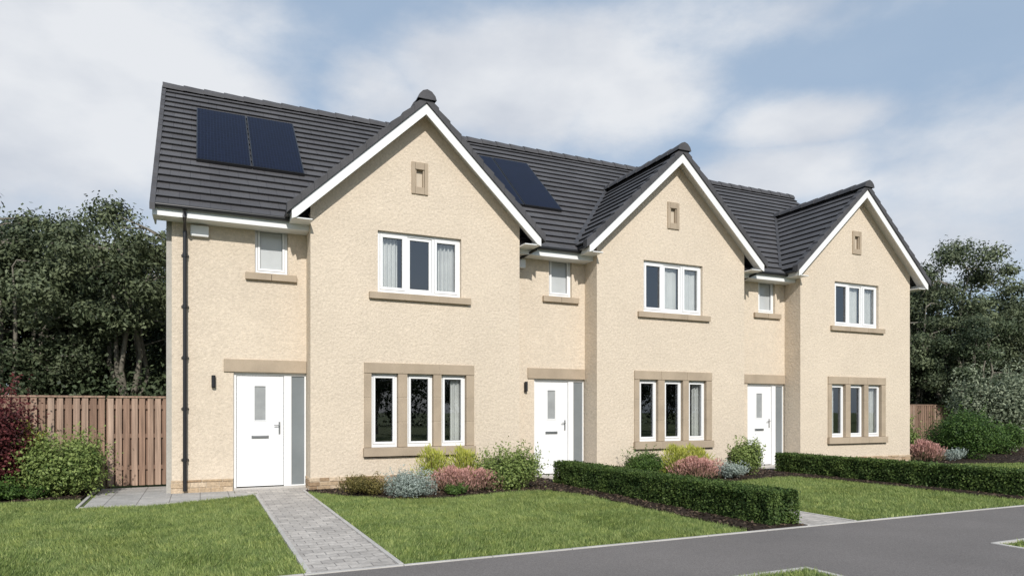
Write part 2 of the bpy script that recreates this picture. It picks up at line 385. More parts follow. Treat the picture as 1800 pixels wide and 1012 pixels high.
wn3 = N(nt, 'ShaderNodeTexNoise', i_Scale=5.0, i_Detail=6.0); L(nt, mpn.outputs[0], wn3.inputs['Vector'])
cr = ramp(nt, wn3.outputs[0], [(.36, (5.3, 5.6, 6.15)), (.62, (6.9, 7.05, 7.3))])
skyc = mixc(nt, 'MIX', .65, sky.outputs[0], (3.3, 4.5, 6.0))
fc = mixc(nt, 'MIX', cl.outputs[0], skyc, cr.outputs[0])
L(nt, fc, bg.inputs[0])

# ------------------------------------------------------------ ground, paths
GY = 12.85; MY = 13.37; PITCH = 6.1; GW = 4.22
mb = MB(); mb.face([(-700, -700, 0), (700, -700, 0), (700, 900, 0), (-700, 900, 0)]); mb.obj('ground', M['ground'])
mb = MB(); mb.prism([(-60, 4.6), (5.1, 4.6), (5.1, 2.6), (7.85, 2.6), (7.85, 4.6), (80, 4.6), (80, 6.2), (-60, 6.2)], -.05, .012)
mb.obj('footway', M['asphalt'])
mb = MB(); mb.face([(-200, -5.0, .006), (200, -5.0, .006), (200, 2.45, .006), (-200, 2.45, .006)]); mb.obj('road', M['asphalt'])
mb = MB()
def kerbrun(x0, x1, y0, y1, z=.03, step=.9):
    if abs(x1 - x0) > abs(y1 - y0):
        x = x0
        while x < x1 - .01:
            mb.box(x + .003, min(x + step, x1) - .003, y0, y1, -.05, z + random.uniform(-.001, .001)); x += step
    else:
        y = y0
        while y < y1 - .01:
            mb.box(x0, x1, y + .003, min(y + step, y1) - .003, -.05, z + random.uniform(-.001, .001)); y += step
kerbrun(-40, .83, 6.2, 6.25, .022); kerbrun(.83, 60, 6.2, 6.25, .022)
kerbrun(-40, 5.05, 4.55, 4.6, .022); kerbrun(7.9, 60, 4.55, 4.6, .022)
kerbrun(5.05, 5.1, 2.6, 4.6, .022); kerbrun(7.85, 7.9, 2.6, 4.6, .022)
kerbrun(-60, 5.05, 2.45, 2.6, .11); kerbrun(7.9, 60, 2.45, 2.6, .11); kerbrun(5.05, 7.9, 2.45, 2.6, .02)
mb.obj('kerb', M['kerb'], bevel=.004)
for i in range(3):
    ox = i * PITCH
    e = empty('garden_path')
    mb = MB(); mb.box(.905 + ox, 1.69 + ox, 6.25, 12.9, -.05, .018); 
    mb.box(.56 + ox, 1.83 + ox, 12.9, MY + .02, -.05, .026)
    mb.obj('paving_blocks', M['paving'], e)
    mb = MB(); kerbrun(.855 + ox, .902 + ox, 6.25, 12.6 if i == 0 else 12.9, .026); kerbrun(1.693 + ox, 1.74 + ox, 6.25, 12.9, .026)
    mb.obj('edging', M['kerb'], e, bevel=.003)
mb = MB(); mb.prism([(-1.66, 14.72), (-1.6, 11.98), (-.72, 11.8), (.853, 12.62), (.853, 12.9), (.55, 12.93), (.55, 13.36), (-.47, 13.36), (-.56, 14.72)], -.05, .014)
mb.obj('side_path', M['slab'])
mb = MB(); mb.prism([(-1.70, 11.96), (-.71, 11.745), (.853, 12.56), (.853, 12.615), (-.72, 11.797), (-1.66, 11.99), (-1.71, 14.7), (-1.76, 14.7)], -.05, .022); mb.obj('path_edging', M['kerb'])

# ------------------------------------------------------------ lawns
def inpoly(P, poly):
    x, y = P[:, 0], P[:, 1]; r = np.zeros(len(P), bool); n = len(poly)
    for i in range(n):
        x1, y1 = poly[i]; x2, y2 = poly[(i + 1) % n]
        if y1 == y2: continue
        c = ((y1 > y) != (y2 > y)) & (x < (x2 - x1) * (y - y1) / (y2 - y1) + x1); r ^= c
    return r
def scatter(poly, dens, rng):
    a = np.array(poly); x0, y0 = a.min(0); x1, y1 = a.max(0)
    n = int((x1 - x0) * (y1 - y0) * dens); P = np.stack([rng.uniform(x0, x1, n), rng.uniform(y0, y1, n)], 1)
    return P[inpoly(P, poly)]
def lattice(P, cell, seed):
    """smooth value noise"""
    g = np.random.default_rng(seed).uniform(-1, 1, (256, 256)); q = P / cell; i = np.floor(q).astype(int); f = q - i; f = f * f * (3 - 2 * f)
    a = g[i[:, 0] % 256, i[:, 1] % 256]; b = g[(i[:, 0] + 1) % 256, i[:, 1] % 256]; c = g[i[:, 0] % 256, (i[:, 1] + 1) % 256]; d = g[(i[:, 0] + 1) % 256, (i[:, 1] + 1) % 256]
    return (a * (1 - f[:, 0]) + b * f[:, 0]) * (1 - f[:, 1]) + (c * (1 - f[:, 0]) + d * f[:, 0]) * f[:, 1]
def lawn(poly, dens, hgt=.045, wid=.010):
    P = scatter(poly, dens, RNG)
    tuft = lattice(P, .11, 1); P = P[(tuft > -.75) | (RNG.uniform(0, 1, len(P)) < .5)]; n = len(P)
    tuft = lattice(P, .09, 2); big = lattice(P, .8, 3)
    th = RNG.uniform(0, 2 * math.pi, n); ph = RNG.uniform(0, 2 * math.pi, n) * .6 + big * 3
    h = hgt * RNG.uniform(.45, 1.2, n) * (1 + .35 * tuft); lean = RNG.uniform(.1, 1.1, n) * h; wd = wid * RNG.uniform(.6, 1.3, n)
    b = np.stack([P[:, 0], P[:, 1], np.zeros(n)], 1)
    d = np.stack([np.cos(th), np.sin(th), np.zeros(n)], 1) * wd[:, None] / 2
    tip = b + np.stack([np.cos(ph) * lean, np.sin(ph) * lean, h], 1)
    V = np.stack([b - d, b + d, tip], 1).reshape(-1, 3)
    var = np.clip(RNG.normal(.46, .2, n) + .16 * tuft + .13 * big, 0, 1); var[RNG.uniform(0, 1, n) < .05] = 1.0
    npobj('lawn', [(V, np.arange(n * 3).reshape(n, 3), 0, var)], [M['grass']])
L1 = [(-6.0, 6.25), (.85, 6.25), (.85, 12.55), (-.71, 11.74), (-1.72, 11.95), (-1.76, 13.0), (-2.3, 13.15), (-3.5, 13.0), (-6.0, 13.0)]
B1 = [(1.745, 12.6), (2.1, 11.95), (2.9, 11.0), (3.6, 10.75), (4.4, 10.95), (5.3, 11.15), (5.8, 11.0), (6.02, 10.2), (6.02, 6.25)]
lawn(L1, 5000)
lawn([(1.745, 6.25)] + B1, 5400)
B2 = [(x + PITCH, y) for x, y in B1]
lawn([(1.745 + PITCH, 6.25)] + B2, 3200, .05, .013)
lawn([(13.95, 6.25), (30, 6.25), (30, 11.2), (22, 11.2), (18.3, 12.0), (15, 12), (13.95, 12.6)], 1100, .05, .02)
lawn([(7.9, 2.7), (14, 2.7), (14, 4.55), (7.9, 4.55)], 2200, .045, .012)
lawn([(0, 2.7), (5.05, 2.7), (5.05, 4.55), (0, 4.55)], 5200)

# mulch beds
def bed(name, poly, z=.03, cd=260):
    mb = MB(); mb.prism(poly, -.05, z); o = mb.obj(name, M['soil'])
    P = scatter(poly, cd, RNG); n = len(P)
    P3 = np.stack([P[:, 0], P[:, 1], np.full(n, z + .006)], 1)
    Nn = norm(np.array([0, 0, 1.]) + RNG.normal(0, .45, (n, 3)))
    V, Fa, var = leaves(P3, Nn, .06, .035, RNG)
    c = npobj('bark_chips', [(V, Fa, 0, var)], [M['chips']]); c.parent = o
for k in range(2):
    o = k * PITCH
    poly = [(x + o, y) for x, y in B1] + [(6.95 + o, 6.25), (6.93 + o, 12.0), (6.6 + o, 13.3), (6.06 + o, 13.3), (6.06 + o, 12.83), (1.745 + o, 12.83)]
    bed('flower_bed', poly, cd=260 if k == 0 else 120)
bed('flower_bed', [(13.95, 12.6), (15, 12), (18.3, 12.0), (22, 11.2), (30, 11.2), (30, 17), (18.3, 17), (18.3, 12.83), (13.95, 12.83)], cd=60)
bed('flower_bed', [(-6.5, 13.0), (-3.5, 13.0), (-2.3, 13.15), (-1.77, 13.0), (-1.77, 14.7), (-6.5, 14.7)])

# ------------------------------------------------------------ houses
RS = .90
def zm(y): return 5.0 + RS * (y - 13.0)
RY = 17.1; RZ = zm(RY); EY = 12.93
GS = .94; GAP = 7.42; HS = 2.47; FY = 12.52
def wall(mb, Y, x0, x1, holes, top, xbreaks=(), z0=0.24, reveal=.10):
    xs = {x0, x1, *xbreaks}
    for h in holes: xs |= {h[0], h[1]}
    xs = sorted(xs)
    for a, b in zip(xs[:-1], xs[1:]):
        m = (a + b) / 2; hs = sorted([(h[2], h[3]) for h in holes if h[0] < m < h[1]])
        z = z0
        for (ha, hb) in hs:
            if ha > z: mb.face([(a, Y, z), (b, Y, z), (b, Y, ha), (a, Y, ha)])
            z = hb
        mb.face([(a, Y, z), (b, Y, z), (b, Y, top(b)), (a, Y, top(a))])
    for (a, b, c, d) in holes:
        y2 = Y + reveal
        mb.face([(a, Y, c), (a, y2, c), (a, y2, d), (a, Y, d)]); mb.face([(b, Y, c), (b, Y, d), (b, y2, d), (b, y2, c)])
        mb.face([(a, Y, d), (a, y2, d), (b, y2, d), (b, Y, d)]); mb.face([(a, Y, c), (b, Y, c), (b, y2, c), (a, y2, c)])

def stepped(mb, origin, along, L_, up, nrm, SL, c=.28, lift=.040, u0=0):
    origin, along, up, nrm = map(Vector, (origin, along, up, nrm))
    n = int(math.ceil(SL / c))
    for i in range(n):
        s0 = i * c; s1 = min((i + 1) * c, SL)
        a = origin + up * s0 + nrm * lift; b = a + along * L_
        d = origin + up * s1 + nrm * .002; e = d + along * L_
        uv = [(u0, s0 + .004), (u0 + L_, s0 + .004), (u0 + L_, s1 - .004), (u0, s1 - .004)]
        mb.face([a, b, e, d], uv)
        a2 = origin + up * (s0 + .012) - nrm * .004; b2 = a2 + along * L_
        mb.face([a2, b2, b, a], [(u0, s0 + .01), (u0 + L_, s0 + .01), (u0 + L_, s0 + .02), (u0, s0 + .02)])
        mb.face([a2, a, d]); mb.face([b2, e, b])

def ridge_caps(mb, p0, d, length, r=.12, seg=.42):
    p0 = Vector(p0); d = Vector(d); side = d.cross(Vector((0, 0, 1))).normalized(); t = 0
    while t < length - .05:
        l = min(seg, length - t); rr = r
        prof = [(-rr * 1.25, -.085), (-rr * 1.05, -.01), (-rr * .6, .055), (0, .085), (rr * .6, .055), (rr * 1.05, -.01), (rr * 1.25, -.085)]
        k0, k1 = 1.10, 1.0
        A = [p0 + d * t + side * (x * k0) + Vector((0, 0, z * k0 + .012)) for x, z in prof]
        B = [p0 + d * (t + l) + side * (x * k1) + Vector((0, 0, z * k1)) for x, z in prof]
        for j in range(len(prof) - 1): mb.face([A[j], A[j + 1], B[j + 1], B[j]])
        mb.face(A); mb.face(B[::-1]); t += seg

def curtain(mb, x0, x1, z0, z1, y, amp=.025, wl=.09):
    n = max(6, int((x1 - x0) / .012)); ph = random.uniform(0, 6)
    pts = [(x0 + (x1 - x0) * i / n, y + amp * math.sin(ph + 2 * math.pi * (x0 + (x1 - x0) * i / n) / wl) + .3 * amp * math.sin(i * .9)) for i in range(n + 1)]
    for (a, b) in zip(pts[:-1], pts[1:]): mb.face([(a[0], a[1], z0), (b[0], b[1], z0), (b[0], b[1], z1), (a[0], a[1], z1)])

def window(e, x0, x1, z0, z1, Y, n=1, outer=.055, mull=.10, sash=.035, bottom=.03, glass='glass', name='window'):
    fr = MB(); y0 = Y + .065; y1 = Y + .125
    fr.box(x0, x1, y0, y1, z1 - outer, z1); fr.box(x0, x1, y0, y1, z0, z0 + outer + bottom)
    fr.box(x0, x0 + outer, y0, y1, z0 + outer + bottom, z1 - outer); fr.box(x1 - outer, x1, y0, y1, z0 + outer + bottom, z1 - outer)
    ix0, ix1 = x0 + outer, x1 - outer; pw = ((ix1 - ix0) - mull * (n - 1)) / n
    gl = MB(); gk = MB(); sz0 = z0 + outer + bottom; sz1 = z1 - outer
    for i in range(n):
        a = ix0 + i * (pw + mull); b = a + pw
        if i < n - 1: fr.box(b, b + mull, y0, y1, sz0, sz1)
        ya, yb = y0 - (.012 if i in (0, 2) else -.018), y1 - .01
        fr.box(a + .004, b - .004, ya, yb, sz1 - sash, sz1 - .004); fr.box(a + .004, b - .004, ya, yb, sz0 + .004, sz0 + sash)
        fr.box(a + .004, a + sash, ya, yb, sz0 + sash, sz1 - sash); fr.box(b - sash, b - .004, ya, yb, sz0 + sash, sz1 - sash)
        gy = y0 + .035; tl = random.uniform(-.0025, .0025)
        gl.face([(a + sash, gy - tl, sz0 + sash), (b - sash, gy + tl, sz0 + sash), (b - sash, gy + tl, sz1 - sash), (a + sash, gy - tl, sz1 - sash)])
        t = .006; A, B, C, D = a + sash, b - sash, sz0 + sash, sz1 - sash
        for q in ((A, A + t, C, D), (B - t, B, C, D), (A + t, B - t, C, C + t), (A + t, B - t, D - t, D)): gk.box(q[0], q[1], gy - .009, gy - .004, q[2], q[3])
    fr.obj(name + '_frame', M['white'], e, bevel=.004)
    gl.obj(name + '_pane', M[glass], e); gk.obj(name + '_gasket', M['black'], e)
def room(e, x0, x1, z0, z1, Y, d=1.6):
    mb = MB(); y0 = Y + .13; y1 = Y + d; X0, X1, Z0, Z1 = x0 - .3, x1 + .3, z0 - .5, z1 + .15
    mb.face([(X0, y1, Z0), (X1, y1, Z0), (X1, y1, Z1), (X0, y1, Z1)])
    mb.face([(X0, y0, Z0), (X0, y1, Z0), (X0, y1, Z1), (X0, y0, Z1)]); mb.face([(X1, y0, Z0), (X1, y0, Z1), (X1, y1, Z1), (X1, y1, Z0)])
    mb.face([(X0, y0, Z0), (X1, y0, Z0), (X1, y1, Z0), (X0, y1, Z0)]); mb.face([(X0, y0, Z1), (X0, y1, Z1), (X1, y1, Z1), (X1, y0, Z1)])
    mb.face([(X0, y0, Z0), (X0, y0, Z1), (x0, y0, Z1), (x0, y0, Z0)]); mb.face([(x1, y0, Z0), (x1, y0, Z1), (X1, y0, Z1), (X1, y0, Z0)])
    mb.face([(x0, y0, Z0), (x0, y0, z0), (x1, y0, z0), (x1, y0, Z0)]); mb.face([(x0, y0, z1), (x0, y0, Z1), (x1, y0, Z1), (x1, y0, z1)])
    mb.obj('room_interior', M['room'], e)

def rubble(mb, x0, x1, Y, z1, axis='x'):
    z = 0.0
    while z < z1 - .01:
        h = min(random.uniform(.07, .10), z1 - z); 
        if z1 - (z + h) < .04: h = z1 - z
        x = x0
        while x < x1 - .001:
            w_ = random.uniform(.14, .34)
            if x1 - (x + w_) < .08: w_ = x1 - x
            pr = random.uniform(.016, .028)
            if axis == 'x': mb.box(x + .004, x + w_ - .004, Y - pr, Y + .03, z + .004, z + h - .004, random.random())
            else: mb.box(Y - pr, Y + .03, x + .004, x + w_ - .004, z + .004, z + h - .004, random.random())
            x += w_
        z += h

for i in range(3):
    e = empty('terraced_house'); ox = i * PITCH
    gx0 = 1.83 + ox; gx1 = gx0 + GW; xc = (gx0 + gx1) / 2
    mx0 = -.455 if i == 0 else gx0 - (PITCH - GW); mx1 = gx0
    ztop = lambda x: GAP - GS * abs(x - xc) - .06
    wb = MB()
    H_up = (3.07 + ox, 4.76 + ox, 3.72, 4.90); H_lo = (2.81 + ox, 5.03 + ox, .58, 2.38); H_sl = (3.80 + ox, 3.99 + ox, 5.80, 6.18)
    wall(wb, GY, gx0, gx1, [H_up, H_lo, H_sl], ztop, (xc,))
    H_sm = (.915 + ox, 1.495 + ox, 4.0, 4.88); H_dr = (.55 + ox, 1.83 + ox, .05, 2.17)
    wall(wb, MY, mx0, .55 + ox, [], lambda x: 5.0)
    wall(wb, MY, .55 + ox, mx1, [H_sm, H_dr], lambda x: 5.0)
    for x in (gx0, gx1): wb.face([(x, GY, .24), (x, MY + .01, .24), (x, MY + .01, 5.1), (x, GY, 5.1)])
    if i == 0:
        x = -.455; wb.face([(x, MY, .24), (x, 20.8, .24), (x, 20.8, zm(MY) - .1), (x, RY, RZ - .1), (x, MY, zm(MY) - .1)])
    if i == 2:
        x = gx1; wb.face([(x, MY, .24), (x, 20.8, .24), (x, 20.8, zm(MY) - .1), (x, RY, RZ - .1), (x, MY, zm(MY) - .1)])
    hx1 = gx1
    wb.face([(mx0, 20.8, 0), (hx1, 20.8, 0), (hx1, 20.8, 5.2), (mx0, 20.8, 5.2)])
    wb.obj('walls', M['render'], e)
    if i == 0:
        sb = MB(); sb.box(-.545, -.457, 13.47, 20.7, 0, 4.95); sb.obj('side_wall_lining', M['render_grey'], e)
    pb = MB(); PT = .24
    pb.box(mx0 - (.01 if i == 0 else 0), .545 + ox, MY - .008, MY + .1, 0, PT)
    pb.box(gx0 - .008, gx1 + .008, GY - .008, GY + .12, 0, PT); pb.box(gx0 - .008, gx0 + .1, GY + .12, MY + .05, 0, PT); pb.box(gx1 - .1, gx1 + .008, GY + .12, MY + .05, 0, PT)
    if i == 0: pb.box(-.465, -.40, MY + .1, 20.8, 0, PT)
    if i == 2: pb.box(gx1 - .1, gx1 + .008, MY + .05, 20.8, 0, PT)
    pb.obj('plinth_bedding', M['mortar'], e)
    pb = MB(); rubble(pb, mx0 - (.02 if i == 0 else 0), .545 + ox, MY, PT); rubble(pb, gx0 - .02, gx1 + .02, GY, PT); rubble(pb, GY + .03, MY, gx0, PT, 'y')
    pb.obj('stone_plinth', M['stoneblock'], e, bevel=.008)
    st = MB()
    def jointed(x0, x1, y0, y1, z0, z1, n):
        w_ = (x1 - x0) / n
        for k in range(n): st.box(x0 + k * w_ + (.003 if k else 0), x0 + (k + 1) * w_ - (.003 if k < n - 1 else 0), y0, y1, z0, z1)
    jointed(2.90 + ox, 4.95 + ox, GY - .07, GY + .06, 3.59, 3.717, 3)
    jointed(.75 + ox, 1.65 + ox, MY - .07, MY + .06, 3.87, 3.997, 2)
    jointed(.385 + ox, gx0 - .004, MY - .03, MY + .098, 2.172, 2.405, 1)
    jointed(2.81 + ox, 5.03 + ox, GY - .03, GY + .10, 2.18, 2.378, 3)
    jointed(2.79 + ox, 5.05 + ox, GY - .08, GY + .10, .60, .765, 3)
    posts = [(2.81, 2.948), (3.462, 3.646), (4.172, 4.34), (4.862, 5.03)]
    for (a, b) in posts:
        zz = [.768, 1.25, 1.72, 2.177]
        for z0, z1 in zip(zz[:-1], zz[1:]): st.box(a + ox, b + ox, GY - .022, GY + .10, z0 + .003, z1 - .003)
    st.box(3.73 + ox, 3.80 + ox, GY - .03, GY + .03, 5.68, 6.30); st.box(3.99 + ox, 4.06 + ox, GY - .03, GY + .03, 5.68, 6.30)
    st.box(3.803 + ox, 3.987 + ox, GY - .03, GY + .03, 6.16, 6.30); st.box(3.803 + ox, 3.987 + ox, GY - .03, GY + .03, 5.68, 5.82)
    st.box(3.803 + ox, 3.83 + ox, GY - .01, GY + .05, 5.823, 6.157); st.box(3.96 + ox, 3.987 + ox, GY - .01, GY + .05, 5.823, 6.157)
    st.obj('stone_trims', M['stone'], e, bevel=.006)
    mo = MB(); mo.box(2.82 + ox, 2.94 + ox, GY - .015, GY + .09, .77, 2.17); mo.box(3.47 + ox, 3.64 + ox, GY - .015, GY + .09, .77, 2.17)
    mo.box(4.18 + ox, 4.33 + ox, GY - .015, GY + .09, .77, 2.17); mo.box(4.87 + ox, 5.02 + ox, GY - .015, GY + .09, .77, 2.17)
    mo.box(2.83 + ox, 5.01 + ox, GY - .02, GY + .09, 2.19, 2.37); mo.box(2.81 + ox, 5.03 + ox, GY - .07, GY + .09, .61, .755)
    mo.box(2.91 + ox, 4.94 + ox, GY - .06, GY + .05, 3.60, 3.71); mo.box(3.8 + ox, 3.99 + ox, GY + .055, GY + .09, 5.79, 6.19)
    mo.obj('mortar', M['mortar'], e)
    window(e, 3.075 + ox, 4.755 + ox, 3.72, 4.895, GY, 3, outer=.05, mull=.05, sash=.055, bottom=.015, name='upper_window')
    for k, (a, b) in enumerate([(2.951, 3.459), (3.649, 4.169), (4.343, 4.859)]):
        window(e, a + ox, b + ox, .768, 2.178, GY, 1, outer=.04, sash=.045, bottom=.02, name='lower_window')
    window(e, .918 + ox, 1.492 + ox, 4.0, 4.878, MY, 1, outer=.045, sash=.045, bottom=.01, glass='blind', name='small_window')
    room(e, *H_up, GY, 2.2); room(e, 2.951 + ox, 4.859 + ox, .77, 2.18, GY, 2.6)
    cb = MB(); yc = GY + .19
    if i == 0:
        curtain(cb, 3.08, 3.50, 3.6, 4.95, yc, wl=.08); curtain(cb, 4.32, 4.80, 3.6, 4.95, yc, wl=.08)
        curtain(cb, 4.58, 4.9, .5, 2.2, yc); curtain(cb, 2.9, 3.06, .5, 2.2, yc)
    elif i == 1:
        curtain(cb, 3.60 + ox, 4.14 + ox, 3.6, 4.95, yc, .010, .2); curtain(cb, 4.24 + ox, 4.80 + ox, 3.6, 4.95, yc, .010, .2); curtain(cb, 4.6 + ox, 4.9 + ox, .5, 2.2, yc); curtain(cb, 2.9 + ox, 3.1 + ox, .5, 2.2, yc)
    else:
        curtain(cb, 3.66 + ox, 4.14 + ox, 3.6, 4.95, yc, .010, .2); curtain(cb, 4.30 + ox, 4.80 + ox, 3.6, 4.95, yc); curtain(cb, 4.5 + ox, 4.9 + ox, .5, 2.2, yc); curtain(cb, 2.95 + ox, 3.25 + ox, .5, 2.2, yc)
    cb.obj('curtains', M['curtain'], e)
    db = MB(); y0 = MY + .05; y1 = MY + .11
    db.box(.55 + ox, .60 + ox, y0, y1, .05, 2.17); db.box(.60 + ox, 1.83 + ox, y0, y1, 2.115, 2.17)
    db.box(1.43 + ox, 1.565 + ox, y0, y1, .05, 2.115)
    db.box(1.565 + ox, 1.815 + ox, y0 + .01, y1, .05, .075); db.box(1.80 + ox, 1.828 + ox, y0, y1, .05, 2.115)
    db.obj('door_frame', M['white'], e, bevel=.004)
    db = MB()
    lx0, lx1 = .608 + ox, 1.422 + ox; gxa, gxb = .915 + ox, 1.105 + ox; za, zb = 1.29, 1.92; ya, yb = y0 + .02, y1 - .005
    db.box(lx0, gxa, ya, yb, .075, 2.107); db.box(gxb, lx1, ya, yb, .075, 2.107); db.box(gxa, gxb, ya, yb, .075, za); db.box(gxa, gxb, ya, yb, zb, 2.107)
    db.obj('front_door', M['white'], e)
    db = MB(); t = .022
    db.box(gxa - t, gxa, ya - .008, ya + .002, za - t, zb + t); db.box(gxb, gxb + t, ya - .008, ya + .002, za - t, zb + t)
    db.box(gxa, gxb, ya - .008, ya + .002, zb, zb + t); db.box(gxa, gxb, ya - .008, ya + .002, za - t, za); db.obj('door_beading', M['white'], e, bevel=.003)
    db = MB(); db.box(gxa, gxb, ya + .012, ya + .02, za, zb); db.obj('door_glass', M['doorglass'], e)
    db = MB(); db.box(1.565 + ox, 1.80 + ox, y0 + .025, y0 + .035, .075, 2.115); db.obj('side_light', M['sideglass'], e)
    db = MB(); db.box(.86 + ox, 1.16 + ox, ya - .014, ya - .001, .955, 1.01); db.box(.885 + ox, 1.135 + ox, ya - .02, ya - .014, .968, .997)
    db.box(1.335 + ox, 1.365 + ox, ya - .012, ya - .001, 1.03, 1.26); db.tube([(1.35 + ox, ya - .01, 1.2), (1.35 + ox, ya - .05, 1.2), (1.25 + ox, ya - .055, 1.2)], .010, 8)
    db.obj('door_furniture', M['steel'], e, bevel=.002)
    db = MB(); db.box(.55 + ox, 1.83 + ox, MY - .06, MY + .05, .0, .058); db.obj('door_step', M['kerb'], e, bevel=.006)
    lx = .215 + ox if i == 0 else .33 + ox
    lb = MB(); lb.box(lx - .03, lx + .03, MY - .015, MY - .001, 1.88, 2.08); lb.tube([(lx, MY - .055, 1.89), (lx, MY - .055, 2.10)], .035, 14); lb.box(lx - .012, lx + .012, MY - .03, MY - .014, 1.96, 2.02)
    lb.obj('wall_lamp', M['black'], e)
    ab = MB()
    ab.box(-.16 if i == 0 else mx0 + .12 + .0, .14 if i == 0 else mx0 + .36, MY - .085, MY - .001, 4.55, 4.75); ab.obj('alarm_box', M['white'], e, bevel=.02)
    # --- roofs
    rx0 = -.76 if i == 0 else mx0; rx1 = gx1 if i < 2 else gx1 + .02
    if i > 0: rx0 = 6.05 + (i - 1) * PITCH
    if i < 2: rx1 = 6.05 + i * PITCH
    up = Vector((0, 1, RS)).normalized(); nr = Vector((0, -RS, 1)).normalized(); SL = math.hypot(RY - EY, (RY - EY) * RS)
    rb = MB(); stepped(rb, (rx0, EY, zm(EY)), (1, 0, 0), rx1 - rx0, up, nr, SL, u0=rx0)
    up2 = Vector((0, -1, RS)).normalized(); nr2 = Vector((0, RS, 1)).normalized()
    stepped(rb, (rx1, 2 * RY - EY, zm(EY)), (-1, 0, 0), rx1 - rx0, up2, nr2, SL, u0=rx0)
    rb.face([(rx0, EY, zm(EY) - .03), (rx0, RY, RZ - .03), (rx1, RY, RZ - .03), (rx1, EY, zm(EY) - .03)])
    BY = 13.0 + (GAP - 5.0) / RS + .06
    for sgn in (-1, 1):
        ex = xc + sgn * (HS + .03); ez = GAP - GS * (HS + .03)
        upg = Vector((-sgn, 0, GS)).normalized(); ng = Vector((sgn * GS, 0, 1)).normalized(); SLg = math.hypot(HS + .03, GS * (HS + .03))
        if sgn < 0: stepped(rb, (ex, BY, ez), (0, -1, 0), BY - FY - .08, upg, ng, SLg, u0=0)
        else: stepped(rb, (ex, FY + .08, ez), (0, 1, 0), BY - FY - .08, upg, ng, SLg, u0=0)
        rb.face([(ex, FY + .08, ez - .03), (ex, 13.36, ez - .03), (xc, 13.36, GAP - .03), (xc, FY + .08, GAP - .03)])
    rb.obj('roof_tiles', M['roof'], e)
    gb = MB(); ridge_caps(gb, (xc, FY - .04, GAP + .06), (0, 1, 0), BY - FY, r=.135)
    ridge_caps(gb, (rx0, RY, RZ + .02), (1, 0, 0), rx1 - rx0, r=.12)
    for sgn in (-1, 1):
        n = 11; w_ = (HS + .07) / n
        for k in range(n):
            d0 = k * w_; d1 = (k + 1) * w_ + .015
            za0, za1 = GAP - GS * d0, GAP - GS * d1
            gb.prismY([(xc + sgn * d0, za0 - .07), (xc + sgn * d1, za1 - .07), (xc + sgn * d1, za1 + .105), (xc + sgn * d0, za0 + .065)], FY, FY + .17)
    if i == 0:
        n = 20; w_ = (RY - EY + .04) / n
        for k in range(n):
            d0 = k * w_; d1 = (k + 1) * w_ + .012
            gb.prismX([(RY - d0, RZ - RS * d0 - .06), (RY - d1, RZ - RS * d1 - .06), (RY - d1, RZ - RS * d1 + .06), (RY - d0, RZ - RS * d0 + .045)], -.775, -.69)
    gb.obj('ridge_and_verge_tiles', M['ridge'], e, bevel=.006)
    vb = MB()
    for sgn in (-1, 1):
        pts = []
        for dx in (HS - .02, .05):
            z = GAP - GS * dx; y = 13.0 + (z - 5.0) / RS; pts.append(Vector((xc + sgn * dx, y, z + .045)))
        p0, p1 = pts
        vb.face([p0, p1, p1 + Vector((sgn * .10, 0, 0)), p0 + Vector((sgn * .10, 0, 0))])
    vb.obj('valley_lead', M['lead'], e)
    bb = MB(); sf = MB()
    for sgn in (-1, 1):
        P = lambda d, o_: (xc + sgn * d, GAP - GS * d + o_)
        poly = [P(0, -.07), P(HS, -.07), (xc + sgn * HS, GAP - GS * HS - .215), (xc + sgn * (HS - .0), GAP - GS * HS - .235), P(HS - .08, -.28), P(0, -.28)]
        bb.prismY(poly, FY + .035, FY + .06)
        sf.prismY([P(0, -.12), P(HS - .03, -.12), P(HS - .03, -.14), P(0, -.14)], FY + .062, GY - .002)
        zb_ = GAP - GS * HS - .22
        a, b = sorted((xc + sgn * (HS - .005), xc + sgn * (GW / 2 + .002)))
        bb.box(a, b, FY + .062, MY - .3, zb_, zb_ + .02)
        a, b = sorted((xc + sgn * (HS - .005), xc + sgn * (HS - .03)))
        bb.box(a, b, FY + .062, MY - .3, zb_ + .022, zb_ + .15)
    fx1 = gx0
    fx0 = -.74 if i == 0 else mx0 + .03
    bb.box(fx0, fx1 - .002, 13.0, 13.022, 4.78, 4.97); bb.box(fx0, fx1 - .002, 13.024, MY - .001, 4.782, 4.80)
    if i == 0:
        bb.prismX([(13.03, 4.78), (MY + .3, 4.78), (RY, RZ - .27), (RY, RZ - .06), (13.03, zm(13.03) - .06)], -.735, -.71)
    bb.obj('barge_boards', M['whiteboard'], e, bevel=.003); sf.obj('soffits', M['soffit'], e)
    gt = MB()
    ga, gbx = (-.76, gx0 - .36) if i == 0 else (gx0 - (PITCH - GW) + .36, gx0 - .36)
    gt.tube([(ga, 12.95, 4.945), (gbx, 12.95, 4.945)], .045, 12)
    for sgn in (-1, 1): gt.tube([(xc + sgn * (HS + .05), FY + .1, 4.985), (xc + sgn * (HS + .05), 12.99, 4.985)], .04, 10)
    if i == 0:
        px = -.245
        gt.tube([(px, 12.95, 4.9), (px, 12.96, 4.80), (px, MY - .07, 4.62), (px, MY - .07, .05)], .034, 12)
        for z in (.6, 1.5, 2.4, 3.3, 4.2): gt.tube([(px, MY - .07, z - .03), (px, MY - .07, z + .03)], .043, 12); gt.box(px - .06, px + .06, MY - .03, MY - .001, z - .015, z + .015)
    if i < 2:
        gt.tube([(gx1 + .40, 12.85, 4.95), (gx1 + .40, 12.87, 4.87), (gx1 + .20, 13.2, 4.74), (gx1 + .06, MY - .05, 4.72), (gx1 + .06, MY - .05, .1)], .03, 10)
    gt.obj('gutters_and_downpipes', M['black'], e, smooth=False)
